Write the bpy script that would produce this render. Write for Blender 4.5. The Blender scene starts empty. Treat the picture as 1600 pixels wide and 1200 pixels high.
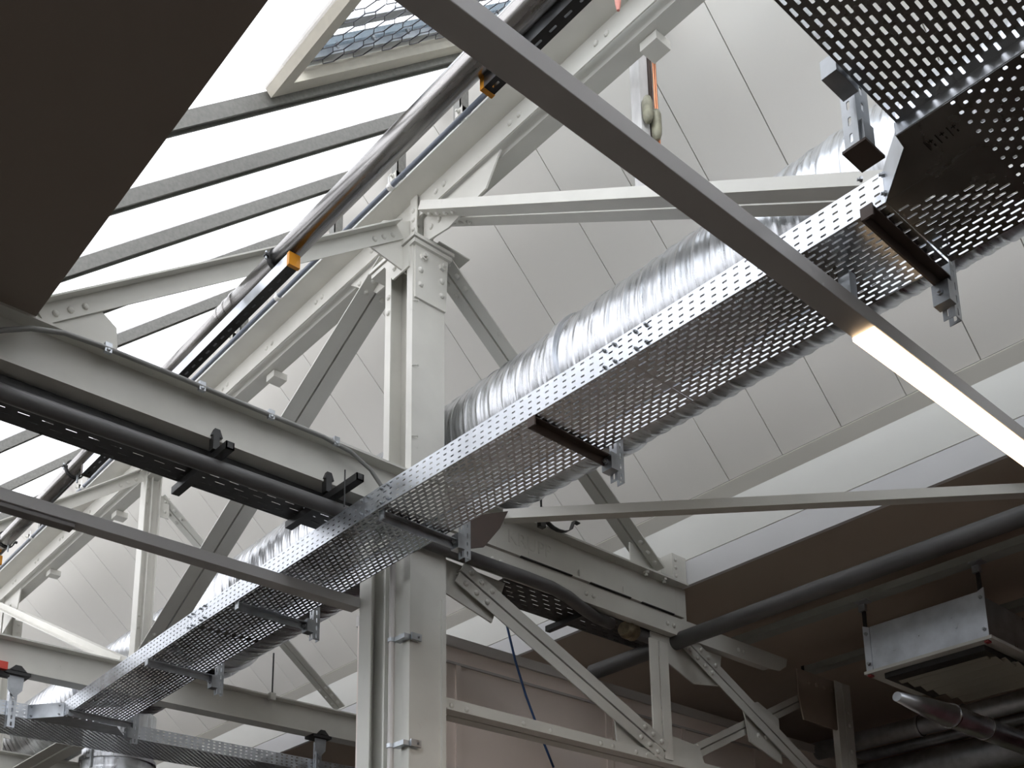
import bpy, bmesh, math, random
from mathutils import Vector, Matrix
random.seed(7)
C = bpy.context.scene.collection
EYE = 1.6                      # eye height above the floor; coordinates below are relative to the eye

# ---------------- camera ----------------
YAW, PITCH, ROLL = 0.84022, 0.24872, -0.01535
F, PX, PY = 1764.53, 800.0, 1219.7
cy, sy, cp, sp = math.cos(YAW), math.sin(YAW), math.cos(PITCH), math.sin(PITCH)
fw = Vector((cy*cp, sy*cp, sp)); ri = Vector((sy, -cy, 0)); up = ri.cross(fw)
cr, sr = math.cos(ROLL), math.sin(ROLL)
R1 = cr*ri+sr*up; R2 = -sr*ri+cr*up
cam = bpy.data.objects.new('camera', bpy.data.cameras.new('camera')); C.objects.link(cam)
cam.matrix_world = Matrix.Translation((0, 0, EYE)) @ Matrix((R1, R2, -fw)).transposed().to_4x4()
cam.data.sensor_fit = 'HORIZONTAL'; cam.data.sensor_width = 36
cam.data.lens = F/1600*36; cam.data.shift_x = 0.0; cam.data.shift_y = (PY-600)/1600
cam.data.clip_start = 0.02; cam.data.clip_end = 200
bpy.context.scene.camera = cam

# ---------------- light ----------------
W = bpy.data.worlds.new('world'); bpy.context.scene.world = W; W.use_nodes = True
bg = W.node_tree.nodes['Background']; bg.inputs[0].default_value = (0.96, 0.97, 1.0, 1); bg.inputs[1].default_value = 5.2
vs = bpy.context.scene.view_settings
vs.view_transform = 'Standard'; vs.look = 'None'; vs.gamma = 1; vs.use_curve_mapping = False
vs.exposure = 1.1
def ceiling_lamp(name, x, y, z, w, power, col):
    l = bpy.data.lights.new(name, 'AREA'); l.shape = 'RECTANGLE'; l.size = w[0]; l.size_y = w[1]; l.energy = power; l.color = col
    o = bpy.data.objects.new(name, l); C.objects.link(o); o.location = (x, y, z+EYE); return o

# ---------------- materials ----------------
def mat(name, col, rough=.6, metal=0, noise=0, scale=8, bump=0, coords='Object', stretch=(1, 1, 1), spec=.5, dirt=0, dirtcol=(.2, .18, .15)):
    m = bpy.data.materials.new(name); m.use_nodes = True; nt = m.node_tree; b = nt.nodes['Principled BSDF']
    b.inputs['Base Color'].default_value = (*col, 1); b.inputs['Roughness'].default_value = rough; b.inputs['Metallic'].default_value = metal
    b.inputs['Specular IOR Level'].default_value = spec
    if noise or bump or dirt:
        tc = nt.nodes.new('ShaderNodeTexCoord'); mp = nt.nodes.new('ShaderNodeMapping'); mp.inputs['Scale'].default_value = stretch
        nt.links.new(tc.outputs[coords], mp.inputs[0]); n = nt.nodes.new('ShaderNodeTexNoise'); n.inputs['Scale'].default_value = scale; n.inputs['Detail'].default_value = 5
        nt.links.new(mp.outputs[0], n.inputs['Vector'])
        last = None
        if noise:
            mx = nt.nodes.new('ShaderNodeMix'); mx.data_type = 'RGBA'
            mx.inputs[6].default_value = (*[c*(1-noise) for c in col], 1); mx.inputs[7].default_value = (*[min(1, c*(1+noise)) for c in col], 1)
            cr_ = nt.nodes.new('ShaderNodeMapRange'); cr_.inputs[1].default_value = .3; cr_.inputs[2].default_value = .7
            nt.links.new(n.outputs[0], cr_.inputs[0]); nt.links.new(cr_.outputs[0], mx.inputs[0]); last = mx.outputs[2]
            rr = nt.nodes.new('ShaderNodeMapRange'); rr.inputs[1].default_value = .3; rr.inputs[2].default_value = .7
            rr.inputs[3].default_value = rough*.8; rr.inputs[4].default_value = min(1, rough*1.25)
            nt.links.new(n.outputs[0], rr.inputs[0]); nt.links.new(rr.outputs[0], b.inputs['Roughness'])
        if dirt:
            n2 = nt.nodes.new('ShaderNodeTexNoise'); n2.inputs['Scale'].default_value = 14; n2.inputs['Detail'].default_value = 8; n2.inputs['Roughness'].default_value = .7
            nt.links.new(tc.outputs[coords], n2.inputs['Vector'])
            r2 = nt.nodes.new('ShaderNodeMapRange'); r2.inputs[1].default_value = .64; r2.inputs[2].default_value = .76; r2.inputs[4].default_value = dirt
            nt.links.new(n2.outputs[0], r2.inputs[0]); m2 = nt.nodes.new('ShaderNodeMix'); m2.data_type = 'RGBA'
            m2.inputs[7].default_value = (*dirtcol, 1)
            if last: nt.links.new(last, m2.inputs[6])
            else: m2.inputs[6].default_value = (*col, 1)
            nt.links.new(r2.outputs[0], m2.inputs[0]); last = m2.outputs[2]
        if last: nt.links.new(last, b.inputs['Base Color'])
        if bump:
            bp = nt.nodes.new('ShaderNodeBump'); bp.inputs['Strength'].default_value = bump; bp.inputs['Distance'].default_value = .01
            nt.links.new(n.outputs[0], bp.inputs['Height']); nt.links.new(bp.outputs[0], b.inputs['Normal'])
    return m
PAINT = mat('white_steel_paint', (.62, .61, .56), .5, noise=.05, scale=5, dirt=.35, dirtcol=(.36, .35, .31))
PAINT2 = mat('beam_paint', (.55, .545, .50), .55, noise=.06, scale=4, dirt=.4, dirtcol=(.3, .28, .25))
PANEL = mat('roof_panel', (.86, .84, .79), .55, noise=.02, scale=1.5)
PANELEDGE = mat('panel_edge', (.72, .70, .64), .6)
SEAM = mat('seam', (.10, .095, .085), .9)
BOARD = mat('upstand_board', (.74, .74, .70), .7, noise=.02, scale=3)
SOFFIT = mat('soffit_paint', (.24, .20, .17), .85, noise=.03, scale=2)
GALV = mat('galvanised_sheet', (.62, .65, .69), .34, 1, noise=.16, scale=9, bump=.05)
GALVT_SHADE = mat('galvanised_sheet_shaded', (.40, .41, .42), .26, 1, noise=.10, scale=5)  # same metal as GALV, with the shade under the trays put into its colour
GALVD = mat('galvanised_section', (.42, .44, .46), .42, 1, noise=.2, scale=14, bump=.08)
PURLIN = mat('galvanised_bar', (.21, .21, .195), .6, .35, noise=.22, scale=60)
DUCT = mat('duct_sheet', (.60, .615, .64), .30, 1, noise=.22, scale=7, bump=.03, stretch=(.7, 9, .7))
STEELPIPE = mat('stainless_pipe', (.36, .35, .34), .25, 1, noise=.12, scale=5, stretch=(3, .3, 3))
DARKPIPE = mat('dark_grey_pipe', (.085, .083, .083), .42, noise=.1, scale=8)
BLACK = mat('black_steel', (.022, .022, .022), .45, noise=.2, scale=12)
BROWN = mat('brown_primer', (.075, .055, .046), .6, noise=.2, scale=12)
HOUSING = mat('luminaire_housing', (.42, .41, .40), .5, noise=.03, scale=5)
BLUEGREY = mat('conduit_plastic', (.13, .15, .185), .35)
WHITEROD = mat('white_plastic', (.7, .7, .68), .5)
RED = mat('red_plastic', (.55, .05, .03), .4)
PINK = mat('faded_red_label', (.62, .25, .2), .5)
ORANGE = mat('orange_plastic', (.72, .30, .02), .45)
COPPER = mat('copper_pipe', (.62, .27, .15), .3, 1)
BRASS = mat('old_brass', (.19, .155, .10), .4, .6, noise=.25, scale=30)
BLUE = mat('blue_cable', (.02, .06, .17), .5)
CABLE = mat('grey_cable', (.22, .22, .21), .55)
CREAM = mat('vent_frame', (.62, .59, .50), .6, noise=.05, scale=20)
MESHW = mat('wire', (.08, .08, .09), .5, .5)
BLACKRUB = mat('black_rubber', (.015, .015, .015), .6)
PARTIT = mat('partition_panel', (.80, .71, .65), .5, noise=.03, scale=2)
PARTCAP = mat('partition_cap', (.50, .48, .46), .5)
MAROON = mat('maroon_wall', (.06, .012, .015), .8)
FLOORM = mat('floor_screed', (.04, .033, .026), .7, noise=.1, scale=2)
WALLM = mat('hall_wall', (.07, .06, .05), .9, noise=.04, scale=2)
GREYWOOD = mat('worn_white_section', (.56, .55, .54), .7, noise=.14, scale=18, stretch=(1, 1, .3), dirt=.5, dirtcol=(.3, .29, .28))
INKY = mat('black_print', (.012, .011, .010), .8)
def glassmat(name, tcol, trans, diffcol):
    m = bpy.data.materials.new(name); m.use_nodes = True; nt = m.node_tree; nt.nodes.clear()
    o = nt.nodes.new('ShaderNodeOutputMaterial'); mix = nt.nodes.new('ShaderNodeMixShader'); t = nt.nodes.new('ShaderNodeBsdfTransparent'); t.inputs[0].default_value = (*tcol, 1)
    d = nt.nodes.new('ShaderNodeBsdfTranslucent'); d.inputs[0].default_value = (*diffcol, 1)
    tc = nt.nodes.new('ShaderNodeTexCoord'); mp = nt.nodes.new('ShaderNodeMapping'); mp.inputs['Scale'].default_value = (.35, 1.3, .35); mp.inputs['Rotation'].default_value = (0, 0, .5)
    n = nt.nodes.new('ShaderNodeTexNoise'); n.inputs['Scale'].default_value = 2.2; n.inputs['Detail'].default_value = 1
    nt.links.new(tc.outputs['Object'], mp.inputs[0]); nt.links.new(mp.outputs[0], n.inputs['Vector'])
    r = nt.nodes.new('ShaderNodeMapRange'); r.inputs[1].default_value = .35; r.inputs[2].default_value = .65; r.inputs[3].default_value = 1-trans; r.inputs[4].default_value = 1-trans+.10
    nt.links.new(n.outputs[0], r.inputs[0]); nt.links.new(r.outputs[0], mix.inputs[0])
    nt.links.new(t.outputs[0], mix.inputs[1]); nt.links.new(d.outputs[0], mix.inputs[2]); nt.links.new(mix.outputs[0], o.inputs[0]); return m
FABRIC = glassmat('translucent_glazing', (.45, .45, .455), .87, (.65, .65, .65))
CLEAR = glassmat('clear_glazing', (.78, .79, .80), .97, (.3, .3, .3))
CLEARV = glassmat('clear_vent_glazing', (.52, .53, .54), .97, (.3, .3, .3))
def emis(name, col, s):
    m = bpy.data.materials.new(name); m.use_nodes = True; b = m.node_tree.nodes['Principled BSDF']
    b.inputs['Base Color'].default_value = (.8, .8, .8, 1); b.inputs['Emission Color'].default_value = (*col, 1); b.inputs['Emission Strength'].default_value = s; return m
LED = emis('led_diffuser_lit', (1, .70, .42), 3.0)
LENS = mat('led_diffuser_off', (.16, .15, .145), .4)

# ---------------- mesh helpers ----------------
X, Y, Z = Vector((1, 0, 0)), Vector((0, 1, 0)), Vector((0, 0, 1))
V = Vector
class MB:
    def __init__(s): s.v = []; s.f = []
    def add(s, vs, fs):
        n = len(s.v); s.v += [V(p) for p in vs]; s.f += [tuple(i+n for i in f) for f in fs]; return s
    def box(s, lo, hi):
        x0, y0, z0 = lo; x1, y1, z1 = hi
        return s.add([(x0,y0,z0),(x1,y0,z0),(x1,y1,z0),(x0,y1,z0),(x0,y0,z1),(x1,y0,z1),(x1,y1,z1),(x0,y1,z1)],
                     [(0,3,2,1),(4,5,6,7),(0,1,5,4),(1,2,6,5),(2,3,7,6),(3,0,4,7)])
    def prism(s, pts, ext):
        pts = [V(p) for p in pts]; ext = V(ext); n = len(pts)
        return s.add(pts+[p+ext for p in pts], [tuple(range(n))[::-1], tuple(range(n, 2*n))]+[(i, (i+1) % n, (i+1) % n+n, i+n) for i in range(n)])
    def frame(s, p0, p1, upv):
        t = (V(p1)-V(p0)).normalized(); v = V(upv); v = (v-v.dot(t)*t).normalized(); return t, t.cross(v), v
    def sweep(s, p0, p1, polys, upv=Z):           # straight member: closed 2D outlines (a = side, b = up) swept from p0 to p1
        t, u, v = s.frame(p0, p1, upv)
        for poly in polys:
            s.prism([V(p0)+a*u+b*v for a, b in poly], V(p1)-V(p0))
        return s
    def tube(s, pts, r, n=14, cap=True):
        pts = [V(p) for p in pts]; rs = r if isinstance(r, (list, tuple)) else [r]*len(pts)
        base = len(s.v); prev = None
        for i, p in enumerate(pts):
            d = (pts[min(i+1, len(pts)-1)]-pts[max(i-1, 0)]).normalized()
            if prev is None:
                a = d.orthogonal().normalized()
            else:
                a = (prev-prev.dot(d)*d).normalized()
            prev = a; b = d.cross(a)
            for k in range(n):
                th = 2*math.pi*k/n; s.v.append(p+rs[i]*(math.cos(th)*a+math.sin(th)*b))
        for i in range(len(pts)-1):
            for k in range(n):
                k2 = (k+1) % n; s.f.append((base+i*n+k, base+i*n+k2, base+(i+1)*n+k2, base+(i+1)*n+k))
        if cap:
            s.f.append(tuple(base+k for k in range(n))[::-1]); s.f.append(tuple(base+(len(pts)-1)*n+k for k in range(n)))
        return s
    def dome(s, c, nrm, r=.012, n=8):
        if r >= .011: r *= 1.3
        nrm = V(nrm).normalized(); a = nrm.orthogonal().normalized(); b = nrm.cross(a); c = V(c); base = len(s.v)
        for h, q in ((0, 1), (.45, .86), (.72, .5)):
            for k in range(n):
                th = 2*math.pi*k/n; s.v.append(c+nrm*h*r+q*r*(math.cos(th)*a+math.sin(th)*b))
        s.v.append(c+nrm*r*.8)
        for i in range(2):
            for k in range(n):
                s.f.append((base+i*n+k, base+i*n+(k+1) % n, base+(i+1)*n+(k+1) % n, base+(i+1)*n+k))
        for k in range(n): s.f.append((base+2*n+k, base+2*n+(k+1) % n, base+3*n))
        return s
    def ring(s, c, axis, r0, r1, w, n=40):        # flat band ring around axis
        axis = V(axis).normalized(); a = axis.orthogonal().normalized(); b = axis.cross(a); c = V(c); base = len(s.v)
        for off, r in ((-w/2, r0), (-w/2, r1), (w/2, r1), (w/2, r0)):
            for k in range(n):
                th = 2*math.pi*k/n; s.v.append(c+axis*off+r*(math.cos(th)*a+math.sin(th)*b))
        for i in range(4):
            for k in range(n):
                s.f.append((base+i*n+k, base+i*n+(k+1) % n, base+((i+1) % 4)*n+(k+1) % n, base+((i+1) % 4)*n+k))
        return s
    def perf(s, o, u, v, nu, nv, pu, pv, sl, sw, stagger=False, holes=None):
        # perforated sheet: origin o, unit vectors u (slot direction) and v, nu x nv cells of pu x pv, slots sl x sw
        o, u, v = V(o), V(u), V(v)
        q = lambda a, b: o+a*u+b*v
        for j in range(nv):
            off = pu/2 if (stagger and j % 2) else 0
            y0, y1 = j*pv, (j+1)*pv; ym = (y0+y1)/2
            if off:
                s.add([q(0, y0), q(off, y0), q(off, ym), q(off, y1), q(0, y1)], [(0, 1, 2, 3, 4)])
                s.add([q((nu-.5)*pu, y0), q(nu*pu, y0), q(nu*pu, y1), q((nu-.5)*pu, y1), q((nu-.5)*pu, ym)], [(0, 1, 2, 3, 4)])
            for i in range(nu-(1 if off else 0)):
                x0 = off+i*pu; x1 = x0+pu; xm = (x0+x1)/2
                if holes and not holes(xm, ym):
                    s.add([q(x0, y0), q(x1, y0), q(x1, ym), q(x1, y1), q(x0, y1), q(x0, ym)], [(0, 1, 2, 3, 4, 5)]); continue
                a, w = sl/2, sw/2; h = min(w*.55, a*.5)
                lo = [q(xm-a, ym), q(xm-a+h*.35, ym-w*.7), q(xm-a+h, ym-w), q(xm+a-h, ym-w), q(xm+a-h*.35, ym-w*.7), q(xm+a, ym)]
                hi = [q(xm+a-h*.35, ym+w*.7), q(xm+a-h, ym+w), q(xm-a+h, ym+w), q(xm-a+h*.35, ym+w*.7)]
                P = [q(x0, y0), q(x1, y0), q(x1, ym), q(x1, y1), q(x0, y1), q(x0, ym)]+lo+hi
                # 6..11 lo (left..right), 12..15 hi (right..left)
                s.add(P, [(0, 1, 9, 8), (0, 8, 7, 6, 5), (1, 2, 11, 10, 9), (3, 4, 14, 13), (3, 13, 12, 11, 2), (4, 5, 6, 15, 14)])
        return s
    def build(s, name, m, parent=None, smooth=False, weld=False, bev=0, solid=0, origin=None):
        me = bpy.data.meshes.new(name)
        if parent is not None: o = V(parent['_o'])
        elif origin is not None: o = V(origin)
        else:
            xs = [[p[i] for p in s.v] for i in range(3)]
            o = V(((min(xs[0])+max(xs[0]))/2, (min(xs[1])+max(xs[1]))/2, min(xs[2])))
        me.from_pydata([p-o for p in s.v], [], s.f); me.update()
        if weld or not smooth:
            bm = bmesh.new(); bm.from_mesh(me)
            if weld: bmesh.ops.remove_doubles(bm, verts=bm.verts, dist=1e-5)
            bmesh.ops.recalc_face_normals(bm, faces=bm.faces); bm.to_mesh(me); bm.free()
        if smooth:
            for p in me.polygons: p.use_smooth = len(p.vertices) <= 4
        me.materials.append(m)
        ob = bpy.data.objects.new(name, me); C.objects.link(ob)
        if parent is not None: ob.parent = parent
        else: ob.location = o+V((0, 0, EYE))
        ob['_o'] = list(o)
        if solid:
            md = ob.modifiers.new('sheet', 'SOLIDIFY'); md.thickness = solid; md.offset = 0
        if bev:
            md = ob.modifiers.new('bevel', 'BEVEL'); md.width = bev; md.segments = 2; md.limit_method = 'ANGLE'
        return ob
def tag(o, label=None, cat=None, group=None, kind=None):
    if label: o['label'] = label
    if cat: o['category'] = cat
    if group: o['group'] = group
    if kind: o['kind'] = kind
    return o
def thing(name, loc, label, cat, group=None):
    e = bpy.data.objects.new(name, None); C.objects.link(e); e.empty_display_size = .1
    e.location = V(loc)+V((0, 0, EYE)); e['_o'] = list(loc); return tag(e, label, cat, group)
def copy_tree(o, shift, parent=None):
    c = o.copy(); C.objects.link(c)
    if parent is None: c.location = o.location+V(shift); c['_o'] = list(V(o['_o'])+V(shift))
    else: c.parent = parent
    for ch in list(o.children): copy_tree(ch, shift, c)
    return c
def rect(a0, a1, b0, b1): return [(a0, b0), (a1, b0), (a1, b1), (a0, b1)]
def ibeam(w, h, tf, tw):       # origin at top centre
    return [[(-w/2, 0), (-w/2, -tf), (-tw/2, -tf-.006), (-tw/2, -h+tf+.006), (-w/2, -h+tf), (-w/2, -h), (w/2, -h), (w/2, -h+tf), (tw/2, -h+tf+.006), (tw/2, -tf-.006), (w/2, -tf), (w/2, 0)]]
def dbl(leg, t=.008, gap=.012, outer=False, stand=None):   # two angles back to back, flats at b=0, stands rising
    st = stand or leg; g = gap/2
    if outer: return [[(g, 0), (g+leg, 0), (g+leg, st), (g+leg-t, st), (g+leg-t, t), (g, t)], [(-g, 0), (-g, t), (-g-leg+t, t), (-g-leg+t, st), (-g-leg, st), (-g-leg, 0)]]
    return [[(g, 0), (g+leg, 0), (g+leg, t), (g+t, t), (g+t, st), (g, st)], [(-g, 0), (-g, st), (-g-t, st), (-g-t, t), (-g-leg, t), (-g-leg, 0)]]
def angle(l, s, t=.008): return [[(0, 0), (l, 0), (l, t), (t, t), (t, s), (0, s)]]
def lerp(a, b, t): return V(a)+(V(b)-V(a))*t
def rivets(m, a, b, n, nrm, r=.012):
    for i in range(n): m.dome(lerp(a, b, i/(max(1, n-1))), nrm, r)
    return m
def bolt(parent, p, nrm, r=.016, mt=None, name='bolt'):
    m = MB(); nrm = V(nrm).normalized(); p = V(p)
    a = nrm.orthogonal().normalized(); b = nrm.cross(a)
    m.prism([p+r*(math.cos(k*math.pi/3)*a+math.sin(k*math.pi/3)*b) for k in range(6)], nrm*r*.8)
    m.tube([p+nrm*r*.8, p+nrm*r*1.7], r*.55, 8)
    return m.build(name, mt or PAINT, parent)

# ================= SETTING =================
SX0, SX1, SZ = 1.24, 5.36, 3.0          # roof opening between the two soffits
GZ = 3.475                              # foot of glazing / panels
TH = math.atan(.932); ct, st_ = math.cos(TH), math.sin(TH)
RX, RZ = 3.30, 5.395
YA, YB = -3.0, 15.0
def struct(m, name, mt, label=None, **k):
    o = m.build(name, mt, **k); o['kind'] = 'structure'
    if label: o['label'] = label
    return o
struct(MB().box((-7, -5, -1.7), (11, 17, -1.6)), 'floor', FLOORM, 'dim hall floor below the view')
struct(MB().box((-7, -5, 3.0), (-4.6, 17, 3.12)), 'ceiling', SOFFIT, 'soffit beyond the added roof light')
for y0, y1 in ((-5, -3), (15, 17)): struct(MB().box((-4.6, y0, 3.0), (-.5, y1, 3.12)), 'ceiling', SOFFIT)
struct(MB().box((-4.6, -3, 3.1), (-.5, 15, 3.11)), 'window_30', CLEAR, 'added roof light out of view, brightens faces from the left')  # unseen opening, added to let in more light from the left
struct(MB().box((-.5, -5, 3.0), (SX0, 17, 3.12)), 'ceiling', SOFFIT, 'dark brown flat soffit filling the upper left corner')
struct(MB().box((SX1+.035, -5, 3.0), (11, 17, 3.12)), 'ceiling', mat('soffit_paint_lit', (.45, .385, .32), .85, noise=.03, scale=2), 'brown flat soffit right of the white upstand')  # lighter than SOFFIT: warm lamp light put into the colour
struct(MB().box((-7.1, -5, -1.6), (-7, 17, 3.0)), 'wall_left', WALLM)
struct(MB().box((11, -5, -1.6), (11.1, 17, 3.0)), 'wall_right', MAROON, 'dark maroon wall far beyond the heater')
struct(MB().box((-7, -5.1, -1.6), (11, -5, 3.0)), 'wall_front', WALLM)
struct(MB().box((-7, 17, -1.6), (11, 17.1, 3.0)), 'wall_back', WALLM)
# gable ends of the roof light
for n_, y0 in (('wall_gable_front', YA), ('wall_gable_back', YB)):
    struct(MB().prism([(SX0, y0, 3.0), (SX1, y0, 3.0), (SX1, y0, GZ), (RX, y0, RZ), (SX0, y0, GZ)], (0, .08, 0)), n_, PANEL)
# upstands
m = MB().box((SX1, YA, 3.17), (SX1+.06, YB, GZ+.02)); struct(m, 'wall_upstand', BOARD, 'pale lit upstand board above the right soffit')
m = MB().box((SX1+.004, YA, 2.996), (SX1+.034, YB, 3.166)); struct(m, 'wall_upstand_lower', mat('upstand_lower', (.70, .70, .705), .7, noise=.03, scale=3), 'lower pale strip of the upstand along the soffit edge')
struct(MB().box((SX0-.06, YA, 3.12), (SX0, YB, GZ+.02)), 'wall_upstand_left', BOARD)
m = MB().box((SX1-.003, 4.96, 3.17), (SX1, 5.17, GZ-.01))
for zz in (3.2, 3.27, 3.34, 3.41):
    for yy in (4.985, 5.145): m.dome((SX1-.003, yy, zz), (-1, 0, 0), .006)
struct(m, 'trim_cover_strip', BOARD, 'riveted cover strip on the upstand above the beam end')
# sloping roof panels (right slope), one panel per strip, seams are real gaps
pn = V((st_, 0, ct)); pd = V((ct, 0, -st_))         # normal outwards, down-slope
L = (SX1-RX)/ct
seams = [YA, -2.2, -1.8, -1.4, -1.0, -.6, -.2, .2, .6, 1.0, 1.4, 1.8, 2.2, 2.623, 3.03, 3.433, 3.83, 4.335, 5.06, 5.46, 5.87, 6.317, 6.72, 7.12, 7.53, 7.93, 8.33, 8.98, 9.37, 9.8, 10.3, 10.75, 11.2, 12, 13, 14, YB]
ridge = V((RX, 0, RZ))
for i in range(len(seams)-1):
    y0, y1 = seams[i]+.003, seams[i+1]-.003
    a = ridge+pn*0+V((0, y0, 0)); m = MB().prism([a, a+pd*(L-.09), a+pd*(L-.09)+V((0, y1-y0, 0)), a+V((0, y1-y0, 0))], pn*.05)
    struct(m, 'ceiling_panel', PANEL, 'grey white sloping roof panel')
m = MB(); a = ridge+pn*.012+V((0, YA, 0)); m.prism([a, a+pd*L, a+pd*L+V((0, YB-YA, 0)), a+V((0, YB-YA, 0))], pn*.1)
struct(m, 'ceiling_deck', SEAM, 'dark joint backing behind the roof panels')
m = MB(); a = ridge+pd*(L-.086)-pn*.012+V((0, YA, 0)); m.prism([a, a+pd*.098, a+pd*.098+V((0, YB-YA, 0)), a+V((0, YB-YA, 0))], pn*.03)
struct(m, 'trim_1', PANELEDGE, 'grey edge trim along the foot of the roof panels')
m = MB().box((SX1-.006, YA, GZ-.004), (SX1+.02, YB, GZ)); struct(m, 'trim_2', SEAM)
# glazing slope
gn = V((-st_, 0, ct)); gd = V((ct, 0, st_)); g0 = V((SX0, 0, GZ)); GL = (RX-SX0)/ct
def G(s, y, n=0): return g0+gd*s+gn*n+V((0, y, 0))
bars = [3.66, 4.22, 4.79, 5.44, 6.15, 7.47, 8.80, 9.9, 11.0, 12.1, 13.2]
edges = [3.66]+bars[1:]+[YB]
for i in range(len(edges)-1):
    y0, y1 = edges[i], edges[i+1]
    m = MB().prism([G(0, y0), G(GL, y0), G(GL, y1), G(0, y1)], gn*.01)
    struct(m, 'window_%d' % (i+1), FABRIC, 'bright translucent roof glazing strip')
S1 = .97
struct(MB().prism([G(0, YA), G(S1, YA), G(S1, 3.66), G(0, 3.66)], gn*.01), 'window_20', FABRIC, 'bright translucent glazing beside the wire mesh vent')
struct(MB().prism([G(S1, YA, .09), G(GL, YA, .09), G(GL, 3.66, .09), G(S1, 3.66, .09)], gn*.008), 'window_21', CLEARV, 'clear raised pane above the wire mesh')
names = {0: 'widest galvanised glazing bar, directly below the wire mesh vent', 1: 'galvanised glazing bar next below the wide bar under the vent',
         2: 'galvanised glazing bar, third down from the mesh vent', 3: 'galvanised glazing bar hidden along the riveted brace',
         4: 'galvanised glazing bar just below the riveted white brace', 5: 'galvanised glazing bar left edge, upper of two below the I-beam',
         6: 'galvanised glazing bar left edge, lower of two below the I-beam'}
for i, y in enumerate(bars):
    m = MB().sweep(G(0.01, y, -.004), G(GL-.03, y, -.004), [[(-.028, 0), (-.028, -.062), (-.016, -.062), (-.016, -.05), (.016, -.05), (.016, -.062), (.028, -.062), (.028, 0)]], gn)
    o = m.build('glazing_bar', PURLIN); tag(o, names.get(i, 'galvanised glazing bar far along the roof light'), 'glazing bar', 'glazing bars')
# wire mesh vent
vt = thing('roof_vent', G(S1, 3.6), 'cream framed roof vent with hexagonal wire mesh, top of the skylight', 'roof vent')
m = MB(); m.sweep(G(S1, .9, -.01), G(S1, 3.62, -.01), [rect(-.085, .0, -.03, .03)], gn)
m.build('side_frame', CREAM, vt)
m = MB(); m.prism([G(S1, 3.55, -.035), G(GL, 3.55, -.035), G(GL, 3.63, -.035), G(S1, 3.63, -.035)], gn*.05)
m.build('sill', CREAM, vt)
m = MB(); m.prism([G(S1+.08, 3.50, .02), G(GL, 3.50, .02), G(GL, 3.555, .02), G(S1+.08, 3.555, .02)], gn*.03)
m.prism([G(S1+.08, 3.555, .02), G(GL, 3.555, .02), G(GL, 3.575, .02), G(S1+.08, 3.575, .02)], gn*.07); m.build('inner_lining', GALVD, vt)
m = MB(); m.prism([G(S1+.08, 3.33, .06), G(GL, 3.33, .06), G(GL, 3.39, .06), G(S1+.08, 3.39, .06)], gn*.02); m.build('cross_bar', GALVD, vt)
LB = glassmat('pale_blue_strip', (.36, .39, .41), .9, (.3, .34, .36))
m = MB(); m.prism([G(S1+.08, 3.43, .05), G(GL, 3.43, .05), G(GL, 3.52, .05), G(S1+.08, 3.52, .05)], gn*.01); pb = m.build('edge_strip', LB, vt)
for k in range(6): bolt(vt, G(S1+.3+k*.26, 3.47, .045), -gn, .012, GALVD)
m = MB(); hx = .075; nrow = 0
def hexpt(s, y): return G(s, y, .01)
yy = 3.50; row = 0
while yy > 1.5:
    s_ = S1+.06+(.75*hx*2 if row % 2 else 0)
    while s_ < GL:
        c0 = (s_, yy); pts = [(c0[0]+hx*.95*math.cos(a_), c0[1]+hx*.62*math.sin(a_)) for a_ in [math.pi/3*k for k in range(6)]]
        for k in (0, 1, 2):
            a, b = pts[k], pts[k+1]; m.tube([hexpt(*a), hexpt(*b)], .0026, 4, False)
        a, b = pts[3], (pts[3][0]-hx*.95, pts[3][1])
        s_ += hx*2*.95*1.5
    yy -= hx*.62*math.sin(math.pi/3); row += 1
m.build('wire_mesh', MESHW, vt)
# partition wall
m = MB().box((3.4, 5.02, -1.6), (8.6, 5.10, 2.47)); pw = struct(m, 'wall_partition', PARTIT, 'pinkish beige partition wall behind the lower truss')
m = MB().box((3.4, 5.0, 2.47), (8.6, 5.12, 2.535)).box((3.4, 5.005, 2.36), (8.6, 5.02, 2.375)); struct(m, 'trim_3', PARTCAP, 'grey capping along the partition top')
m = MB()
for xx in (4.05, 5.35, 5.42, 6.15, 7.0, 7.8): m.box((xx, 5.008, -1.5), (xx+.035, 5.02, 2.36))
struct(m, 'trim_4', PARTIT)

# ================= MAIN STEEL =================
BY1, BY2, BY3 = 4.32, 7.95, 11.0
# I-beam 1
b1 = thing('steel_beam', (3.3, BY1, 2.75), 'cream steel I-beam crossing the column, raised lettering on its right half', 'steel beam')
m = MB().sweep((1.0, BY1, 3.0), (5.30, BY1, 3.0), ibeam(.14, .25, .012, .01)); m.build('web_and_flanges', PAINT2, b1)
m = MB().box((5.30, BY1-.006, 2.76), (5.40, BY1+.006, 2.99)); m.box((5.3, BY1-.07, 2.988), (5.36, BY1+.07, 3.0)); m.build('end_plate', PAINT2, b1)
cu = bpy.data.curves.new('krupp', 'FONT'); cu.body = 'KRUPP'; cu.size = .115; cu.extrude = .0015
to = bpy.data.objects.new('raised_lettering', cu); C.objects.link(to); to.parent = b1; to.data.materials.append(PAINT2)
to.location = V((3.86, BY1-.0065, 2.85))-V((3.3, BY1, 2.75)); to.rotation_euler = (math.pi/2, 0, 0)
for k, xx in enumerate((4.02, 4.42, 4.80)):
    m = MB().tube([(xx, BY1-.012, 2.775), (xx, BY1-.012, 2.84)], .006, 6); m.tube([(xx, BY1-.012, 2.775), (xx+.02, BY1-.02, 2.768)], .009, 6); m.build('rod_stub', PAINT2, b1)
for xx in (4.98, 5.15): bolt(b1, (xx, BY1-.045, 2.988), (0, 0, -1), .02, PAINT2)
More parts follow.
